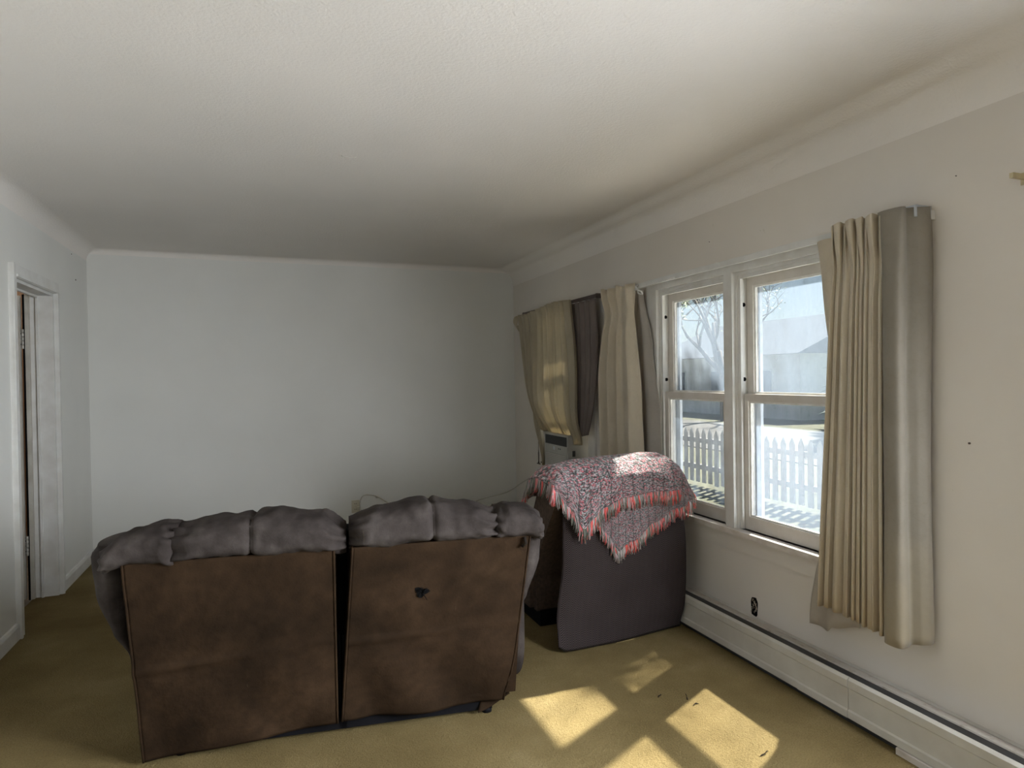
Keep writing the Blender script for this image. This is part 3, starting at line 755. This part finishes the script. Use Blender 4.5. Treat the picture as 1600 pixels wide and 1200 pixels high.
def puff(name, u0, u1, tops, nc=.095, rn=.135, z0=.755, e0=.35, e1=.35, seam=None, droop0=0, droop1=0, seed=0):
    """one puffy headrest segment, u0..u1, tops = height of the crest along it"""
    def f(s, a):
        x = 2*s-1
        end0 = max(0, 1-s/.16); end1 = max(0, 1-(1-s)/.16)
        e = 1 - (1-e0)*end0**2.6 - (1-e1)*end1**2.6
        zt = interp(s, tops) ; hz = (zt-z0)/2; zc = (zt+z0)/2
        th = 2*math.pi*a
        c, sn = math.cos(th), math.sin(th)
        sp = lambda v, p: math.copysign(abs(v)**p, v)
        n_ = nc + rn*e*sp(c, .78); z_ = zc + hz*(.55+.45*e)*sp(sn, .72)
        u_ = lerp(u0, u1, s)
        wr = .014*(end0**.8+end1**.8)*math.sin(9*th + 6*nz(s*3, a*4, seed))          # puckers where it is gathered
        wr += .010*nz(u_*9, a*7, seed) + .006*nz(u_*24, a*15, seed)
        if seam is not None:
            g = math.exp(-((u_-seam)/.010)**2); wr -= .014*g
            wr += .006*math.exp(-((u_-seam)/.06)**2)*math.sin(5*th+seed)
        n_ += wr*c; z_ += wr*sn
        z_ -= droop0*max(0, 1-s/.5)**2 + droop1*max(0, (s-.5)/.5)**2
        return (u_, n_, z_)
    o = closed_sheet(name, f, 72, 56, M['suede_top'], S)
    if seam is not None:
        s = (seam-u0)/(u1-u0); pts = [f(s, k/40) for k in range(14, 31)]
        tube('seam', pts, .0022, M['thread'], o, 5); 
        tube('seam', [Vector(p)+Vector((.009, 0, 0)) for p in pts], .0018, M['thread'], o, 5)
    return o
puff('headrest_cushion', -.085, .168, [(0, .845), (.35, .875), (.8, .893), (1, .880)], e0=.45, e1=.80, droop0=.02, seed=1)
puff('headrest_cushion', .160, .775, [(0, .880), (.25, .910), (.6, .922), (.85, .912), (1, .872)], e0=.80, e1=.45, seam=.432, droop1=.02, seed=2)
puff('headrest_cushion', .785, 1.372, [(0, .875), (.2, .908), (.5, .930), (.8, .905), (1, .872)], e0=.5, e1=.80, seam=1.110, seed=3)
puff('headrest_cushion', 1.365, 1.575, [(0, .865), (.3, .888), (.7, .880), (1, .845)], e0=.80, e1=.5, droop1=.01, seed=4)
def wing(u_in, sg, seed):
    def f(s, a):
        z = lerp(.37, .83, s); th = 2*math.pi*a
        wdt = interp(s, [(0, .014), (.25, .060), (.6, .105), (.9, .110), (1, .085)]); dep = interp(s, [(0, .05), (.4, .11), (1, .13)])
        c, sn = math.cos(th), math.sin(th)
        n_ = .155 + dep*c + .05*(1-s); u_ = u_in + sg*(wdt*.5) + wdt*.62*sn + .006*nz(z*8, a*6, seed)
        return (u_, n_, z)
    return closed_sheet('side_wing', f, 40, 30, M['suede_top'], S)
wing(-.020, -1, 5); wing(1.470, 1, 6)
box('gap_shade_filler', .722, .806, .16, .30, .06, .80, M['hole'], S)  # black block stands for the shade between the two backs
# hole torn in the right back panel
def tear():
    bm = bmesh.new()
    c = Vector(fR(.395, .72))
    vs_ = []
    for k in range(16):
        a = 2*math.pi*k/16; r = .020*(1+.35*math.sin(3*a+1)+.2*random.random())
        vs_.append(bm.verts.new((c.x+r*math.cos(a)*1.15, c.y-.0065, c.z+r*math.sin(a)*.85)))
    cc = bm.verts.new((c.x, c.y-.004, c.z))
    for k in range(16): bm.faces.new((vs_[k], vs_[(k+1) % 16], cc))
    for k in range(14):
        a = random.uniform(0, 6.28); l = random.uniform(.018, .036)
        add_tube(bm, [(c.x, c.y-.006, c.z), (c.x+l*.6*math.cos(a), c.y-.014, c.z+l*.6*math.sin(a)), (c.x+l*math.cos(a), c.y-.008, c.z+l*math.sin(a)-.004)], .0014, 4)
    o = finish('torn_hole', bm, M['hole'], pr); o['label'] = 'black torn hole with loose threads'
tear()
tube('loose_threads', [Vector(fR(.965, .985))+Vector((0, -.012, .004)), Vector(fR(.965, .97))+Vector((.006, -.018, -.01)), Vector(fR(.96, .95))+Vector((-.004, -.014, -.01))], .007, M['thread'], pr, 6)
# torn flap hanging at the lower right
sheet('torn_flap', lambda s, t: (lerp(1.325, 1.435, s)-.03*(1-t)*(1-s), .088+.015*s+.02*math.sin(3*t), lerp(.012+.05*s+.02*abs(s-.3), .085, t)), 12, 8, M['suede'], S, .004)
# mechanism and base
boxes('base_rail', [(.13, 1.36, .11, .145, .018, .062), (.13, 1.36, .60, .64, .018, .062), (.13, .17, .11, .80, .018, .062), (1.32, 1.36, .11, .80, .018, .062), (.735, .765, .11, .80, .018, .062)], M['black'], S, .003)
for (u, n) in ((.15, .13), (1.34, .13), (.15, .76), (1.34, .76)): tube('foot', [(u, n, 0), (u, n, .02)], .022, M['black'], S, 12)
boxes('recline_bracket', [(.736, .744, .10, .60, .06, .40), (.752, .760, .10, .60, .06, .40)], M['black'], S, .002)
for k, (a, b) in enumerate(((.10, .735), (.765, 1.41))):
    def cush(nm, y0, y1, z0, z1, a=a, b=b, k=k):
        def f(s, t):
            th = 2*math.pi*t; c, sn = math.cos(th), math.sin(th); sp = lambda v, p: math.copysign(abs(v)**p, v)
            e = 1-.25*max(0, abs(2*s-1)-.7)/.3
            return (lerp(a, b, s), (y0+y1)/2+(y1-y0)/2*e*sp(c, .5), (z0+z1)/2+(z1-z0)/2*e*sp(sn, .5)+.008*nz(s*4, t*5, k))
        return closed_sheet(nm, f, 24, 28, M['suede_top'], S)
    cush('seat_cushion', .30, .88, .26, .46); cush('back_cushion', .22, .40, .44, .80); cush('footrest_panel', .84, .92, .07, .34)
for (a, b) in ((-.045, .10), (1.415, 1.555)):
    def arm(s, t, a=a, b=b):
        th = 2*math.pi*t; c, sn = math.cos(th), math.sin(th); sp = lambda v, p: math.copysign(abs(v)**p, v)
        return ((a+b)/2+(b-a)/2*sp(c, .5)*(1.0), lerp(.30, .92, s), .33+.27*sp(sn, .4)+.01*nz(s*4, t*6))
    closed_sheet('armrest', arm, 20, 28, M['suede_top'], S)

# ------------------------------------------------------------------ recliner with throw
C = tag(empty('recliner_chair', (1.775, 3.45, 0)), 'brown tweed recliner by the window hidden under a grey throw', 'armchair')
cx, cy = 1.775, 3.45
def cb(y, z): return (y-cy, z)
prof = [cb(3.045, .82), cb(3.060, .86), cb(3.10, .872), cb(3.20, .872), cb(3.26, .85), cb(3.30, .78), cb(3.50, .42), cb(3.46, .30), cb(3.34, .30), cb(3.26, .48), cb(3.055, .76)]
prism('backrest', prof, -.372, .360, 'x', M['chair'], C, .02)
for (a, b) in ((-.385, -.24), (.24, .375)):
    prism('armrest', [cb(3.40, .10), cb(3.38, .50), cb(3.42, .575), cb(3.50, .60), cb(4.05, .58), cb(4.10, .52), cb(4.10, .10)], a, b, 'x', M['chair'], C, .02)
box('seat', -.235, .235, 3.42-cy, 4.08-cy, .24, .46, M['chair'], C, .03)
box('footrest_panel', -.235, .235, 4.085-cy, 4.13-cy, .08, .42, M['chair'], C, .015)
box('base', -.34, .33, 3.36-cy, 4.02-cy, .0, .095, M['black'], C, .01)
box('lower_back', -.36, .35, 3.36-cy, 3.40-cy, .09, .32, M['chair'], C, .01)
lv = tube('lever', [(-.39, 3.62-cy, .36), (-.41, 3.60-cy, .40), (-.415, 3.56-cy, .46)], .010, M['black'], C, 8)

TOP = [(1.36, .905), (1.45, .935), (1.6, .957), (1.8, .966), (2.0, .972), (2.08, .968), (2.14, .93), (2.19, .84)]
def ztop(x): return interp(x, TOP)
T = tag(empty('throw_cover', (cx, 3.0, 0)), 'grey herringbone throw hanging from the recliner back to the carpet', 'throw')
def thr(s, t):
    # t: 0 floor hem, 1 top; last part lies over the backrest
    if t < .86:
        k = t/.86
        zb = interp(s, [(0, .034), (.05, .010), (.12, .006), (1, .012)])
        z = lerp(zb, .915, k)
        xl = interp(k, [(0, 1.372), (.10, 1.378), (.5, 1.425), (.8, 1.43), (1, 1.392)]); xr = interp(k, [(0, 2.148), (.3, 2.165), (1, 2.150)])
        x = lerp(xl, xr, s)
        y = interp(k, [(0, lerp(2.972, 3.030, s)), (.15, 2.995), (.5, 2.985), (1, 3.010)])
        y += .014*math.sin(s*7+1.2)*(1-k)*(.6+.6*k) + .006*nz(s*3, k*3, 2)
        if s < .12: y += .035*((.12-s)/.12)**2*math.sin(math.pi*min(1, k*1.0))
    else:
        k = (t-.86)/.14
        x = lerp(1.392, 2.150, s); y = lerp(3.010, 3.25, k); z = .915 + .026*math.sin(min(1, k*2)*math.pi/2)
    g = max(0, min(1, z/.9)); g = g*g*(3-2*g)*.35+g*.65
    if t > .80: z = min(z, ztop(x)-.022)
    return (x-cx, y+.008*g-3.0, z)
sheet('cloth', thr, 60, 70, M['throw'], T, .006)
hem = [Vector(thr(s/50, 0)) for s in range(51)]
tube('hem_binding', [p+Vector((0, -.002, .003)) for p in hem], .0045, M['thread'], T, 6)

# ------------------------------------------------------------------ afghan
A = tag(empty('crocheted_afghan', (cx, 3.0, .9)), 'pink and grey crocheted afghan with fringe draped over the recliner', 'blanket')
HEM = [(1.362, .850), (1.43, .755), (1.515, .635), (1.57, .685), (1.62, .725), (1.76, .780), (1.95, .792), (2.10, .790), (2.185, .735)]
def upper(s, t):
    x = lerp(1.362, 2.188, s); zt = ztop(x)
    fray = .010*nz(s*9, t*7, 3)
    # t=0 far hem, .30-.48 over the top, 1 near hem
    if t < .30:
        k = t/.30; y = lerp(3.40, 3.29, k); z = lerp(.74, zt-.02, k)
    elif t < .50:
        k = (t-.30)/.20; y = lerp(3.29, 3.03, k); z = zt - .02 + .022*math.sin(k*math.pi)
    else:
        k = (t-.50)/.50; zh = interp(x, HEM); z = lerp(zt-.02, zh, k)
        y = 3.03 - .062*math.sin(min(1, k*2.2)*math.pi/2) - .006*k + .008*math.sin(s*22)*k
    if s < .06: x -= .012*(1-s/.06); z -= .035*(1-s/.06)*(1 if t < .5 else .3)
    if s > .94: z -= .02*((s-.94)/.06)
    return (x-cx, y-3.0+fray, z-.9)
up_ = sheet('folded_top_layer', upper, 110, 80, M['afghan'], A, .014)
LOW = [(1.585, .70), (1.64, .60), (1.725, .495), (1.80, .535), (1.95, .625), (2.10, .690), (2.178, .705)]
def lower(s, t):
    x = lerp(1.585, 2.178, s); zl = interp(x, LOW); z = lerp(.80, zl, t)
    return (x-cx, 2.976 + .005*math.sin(s*15+t*4)-3.0 - .004*t, z-.9)
lo_ = sheet('corner_layer', lower, 70, 40, M['afghan'], A, .012)
def fringe(name, base, n, length, parent, drift=(0, 0, 0)):
    bm = bmesh.new()
    for k in range(n):
        s = (k+random.random()*.6)/n
        p = Vector(base(s)); l = length*random.uniform(.7, 1.15)
        mi = random.choices((0, 1, 2), (3, 4, 3))[0]
        for j in range(2):
            d = Vector((random.uniform(-.014, .014), random.uniform(-.010, .002), -l)) + Vector(drift)
            a = p + Vector((random.uniform(-.003, .003), -.003, .006))
            add_tube(bm, [a, a + d*.5 + Vector((random.uniform(-.004, .004), -.003, 0)), a + d], [.0022, .0026, .0014], 4, mi)
    o = finish(name, bm, [M['yarn_coral'], M['yarn_grey'], M['yarn_pale']], parent); o['kind'] = 'stuff'
    return o
fringe('fringe', lambda s: upper(s*.985+.01, 1.0), 230, .075, A)
fringe('fringe', lambda s: upper(0.0, .02+.95*s), 130, .078, A, (-.012, 0, 0))
fringe('fringe', lambda s: lower(s, 1.0), 180, .066, A)
fringe('fringe', lambda s: upper(1.0, .30+.7*s), 55, .05, A, (.008, 0, 0))

# ------------------------------------------------------------------ scraps on the carpet
for i, (x, y, a, lab) in enumerate(((1.60, 2.42, .5, 'dark scuff scrap on the carpet nearest the recliner'), (1.70, 2.36, 1.2, 'small torn carpet scrap beside the sun patch'), (1.69, 2.30, .3, 'dark thread scrap at the edge of the sun patch'), (1.70, 1.90, .2, 'dark tuft of carpet fibre near the heater'))):
    bm = bmesh.new()
    for k in range(6):
        p = Vector((random.uniform(-.022, .022), random.uniform(-.004, .004), .001)); d = Vector((random.uniform(.006, .014), random.uniform(-.003, .003), .002))
        add_tube(bm, [p, p+d, p+d*1.8-Vector((0, 0, .004))], [.0008, .0016, .0006], 4)
    o = finish('carpet_scrap', bm, M['thread']); o.location = (x, y, 0); o.rotation_euler = (0, 0, a); tag(o, lab, 'scrap', 'scraps on the carpet')

# ------------------------------------------------------------------ outdoors
GZ = -.5
g = box('ground_yard', XR+TH+.02, 60, -40, 70, GZ-.2, GZ, M['grass']); tag(g, 'sunlit dry lawn outside the windows', kind='structure')
wk = box('ground_bounce_slab', XR+TH+.03, 4.7, -6, 14, GZ, GZ+.04, M['concrete']); tag(wk, 'unseen concrete slab added along the house wall to bounce sunlight inside', kind='structure')  # out of view, added to bounce sunlight up to the ceiling
rd = box('ground_road', 10.5, 16.5, -40, 70, GZ, GZ+.02, M['road']); tag(rd, 'pale road beyond the fence', kind='structure')
fe = tag(empty('picket_fence', (7.0, 9.0, GZ)), 'white picket fence seen through the left window panes', 'fence')
pk = None
bm = bmesh.new()
A_ = [(-.045, .06), (.045, .06), (.045, .90), (0, .99), (-.045, .90)]
f0 = [bm.verts.new((-.01, p[0], p[1])) for p in A_]; f1 = [bm.verts.new((.01, p[0], p[1])) for p in A_]
bm.faces.new(f0); bm.faces.new(f1[::-1])
for k in range(5): bm.faces.new((f0[k], f0[(k+1) % 5], f1[(k+1) % 5], f1[k]))
bmesh.ops.recalc_face_normals(bm, faces=bm.faces[:])
pme = bpy.data.meshes.new('picket'); bm.to_mesh(pme); bm.free(); pme.materials.append(M['fence'])
for k in range(70):
    o = bpy.data.objects.new('picket', pme); col.objects.link(o); o.parent = fe; o.location = (-.03, -5.5+k*.165, random.uniform(-.015, .015))
for z in (.28, .74): box('rail', -.015, .025, -5.6, 6.1, z, z+.08, M['fence'], fe)
for k in range(6):
    p = box('post', .0, .13, -5.3+k*2.2, -5.17+k*2.2, 0, 1.02, M['fence'], fe); prism('post_cap', [(-.02, 1.02), (.15, 1.02), (.065, 1.13)], -5.32+k*2.2, -5.15+k*2.2, 'y', M['fence'], p)
def tree(label, loc, h, seed, leaves=1400, spread=1.0):
    rnd = random.Random(seed)
    t = tag(empty('yard_tree', loc), label, 'tree'); bm = bmesh.new(); tips = []
    def grow(p, d, l, r, dep):
        n = 3; pts = [p]; q_ = p; dd = d
        for k in range(n):
            dd = (dd + Vector((rnd.uniform(-.22, .22), rnd.uniform(-.22, .22), rnd.uniform(-.05, .14)))).normalized(); q_ = q_ + dd*l/n; pts.append(q_)
        add_tube(bm, pts, [r, r*.88, r*.76, r*.62], 6 if dep < 3 else 4)
        if dep >= 2: tips.extend(pts[1:])
        if dep < 5:
            for k in range(rnd.choice((2, 3)) if dep else 4):
                ax = Vector((rnd.uniform(-1, 1), rnd.uniform(-1, 1), rnd.uniform(-.1, .6))).normalized()
                grow(pts[rnd.choice((2, 3, 3))], (dd*.7 + ax*.8*spread).normalized(), l*rnd.uniform(.6, .82), r*.55, dep+1)
    grow(Vector((0, 0, 0)), Vector((0, 0, 1)), h*.36, h*.024, 0)
    finish('trunk', bm, M['bark'], t)
    bm = bmesh.new()
    for k in range(leaves):
        p = rnd.choice(tips) + Vector([rnd.uniform(-.16, .16) for _ in range(3)])
        a = Vector([rnd.uniform(-1, 1) for _ in range(3)]).normalized(); b = a.orthogonal().normalized(); s = rnd.uniform(.03, .06)
        v = [bm.verts.new(p + a*s), bm.verts.new(p + b*s*.5), bm.verts.new(p - a*s), bm.verts.new(p - b*s*.5)]
        bm.faces.new(v)
    o = finish('foliage', bm, M['leaf'], t); o['kind'] = 'stuff'
    return t
tree('leafy tree with bare low branches behind the picket fence', (8.6, 12.2, GZ), 6.0, 3, 5000)
tree('second leafy tree farther along the road behind the fence', (17.5, 21.5, GZ), 8.0, 11, 2200)
tree('tree outside the right hand window panes', (9.8, 7.0, GZ), 6.5, 21, 5000)
shade_tree = tag(empty('yard_tree', (5.5, 3.2, GZ)), 'unseen tree added so its bough shades the lower left window pane', 'tree')  # out of view, added to keep sun off the lower left pane
tube('trunk', rel(catmull([(5.5, 3.2, GZ), (5.45, 3.22, 1.2), (5.25, 3.40, 2.6), (5.0, 3.65, 3.2)], 6), shade_tree.location), [.10-.004*k for k in range(19)], M['bark'], shade_tree, 10)
tube('bough', rel(catmull([(5.22, 3.43, 2.68), (4.85, 3.80, 3.30), (4.40, 4.15, 3.62), (4.15, 4.35, 3.75)], 6), shade_tree.location), [.035-.0016*k for k in range(19)], M['bark'], shade_tree, 8)
bm = bmesh.new(); rnd = random.Random(4)  # leaves clustered in that pane's sun beam to shade the floor
for k in range(1000):
    d = Vector((rnd.gauss(0, 1), rnd.gauss(0, 1), rnd.gauss(0, 1))).normalized()*rnd.random()**.4
    p = Vector((4.40+d.x*.34-5.5, 4.17+d.y*.30-3.2, 3.62+d.z*.36-GZ))
    a = Vector([rnd.uniform(-1, 1) for _ in range(3)]).normalized(); b = a.orthogonal().normalized(); q_ = rnd.uniform(.03, .05)
    bm.faces.new([bm.verts.new(p + a*q_), bm.verts.new(p + b*q_*.6), bm.verts.new(p - a*q_), bm.verts.new(p - b*q_*.6)])
finish('foliage', bm, M['leaf'], shade_tree)['kind'] = 'stuff'
def spruce(label, loc, h, r, seed):
    rnd = random.Random(seed); t = tag(empty('spruce_tree', loc), label, 'tree')
    tube('trunk', [(0, 0, 0), (0, 0, h*.5), (0, 0, h*.97)], [h*.022, h*.014, .01], M['bark'], t, 8)
    bm = bmesh.new()
    for k in range(900):
        z = h*(.08 + .9*rnd.random()**1.2); a = rnd.uniform(0, 6.283); L_ = r*(1-z/h)*rnd.uniform(.6, 1.05)+.1
        d = Vector((math.cos(a), math.sin(a), 0)); s = d.cross(Vector((0, 0, 1)))
        v = [bm.verts.new(d*.05+Vector((0, 0, z))), bm.verts.new(d*L_*.6+s*.16*L_+Vector((0, 0, z-.12*L_))), bm.verts.new(d*L_+Vector((0, 0, z-.30*L_))), bm.verts.new(d*L_*.6-s*.16*L_+Vector((0, 0, z-.12*L_)))]
        bm.faces.new(v)
    o = finish('boughs', bm, M['needle'], t); o['kind'] = 'stuff'
spruce('tall dark spruce across the road outside the right hand panes', (19.0, 15.0, GZ), 11, 2.6, 5)
hs = tag(empty('neighbour_house', (24, 25, GZ)), 'pale house with grey roof across the road', 'house')
box('walls', -4, 4, -5, 5, 0, 2.7, M['siding'], hs)
prism('roof', [(-4.5, 2.7), (4.5, 2.7), (0, 4.6)], -5.4, 5.4, 'y', M['shingle'], hs)
for y in (-3, 0, 3): wf = box('window', -4.03, -3.97, y-.55, y+.55, 1.0, 2.1, M['trim'], hs); box('pane', -4.05, -4.03, y-.45, y+.45, 1.08, 2.02, M['heater_dark'], wf)
bm = bmesh.new()
nn = 40; top = []; bot = []
for k in range(nn+1):
    y = lerp(-60, 130, k/nn); zt_ = 5.5 + 2.0*nz(y*.05, 1) + 1.2*nz(y*.13, 5)
    bot.append(bm.verts.new((75, y, GZ-.3))); top.append(bm.verts.new((95, y, zt_)))
bk = [bm.verts.new((130, lerp(-60, 130, k/nn), GZ-.3)) for k in range(nn+1)]
for k in range(nn):
    bm.faces.new((bot[k], bot[k+1], top[k+1], top[k])); bm.faces.new((top[k], top[k+1], bk[k+1], bk[k]))
tag(finish('hill', bm, M['hill'], smooth=True), 'low hazy hills on the horizon', kind='structure')
o = box('ground_far', 60, 140, -80, 150, GZ-.22, GZ-.05, M['hill']); tag(o, 'distant pale ground', kind='structure')
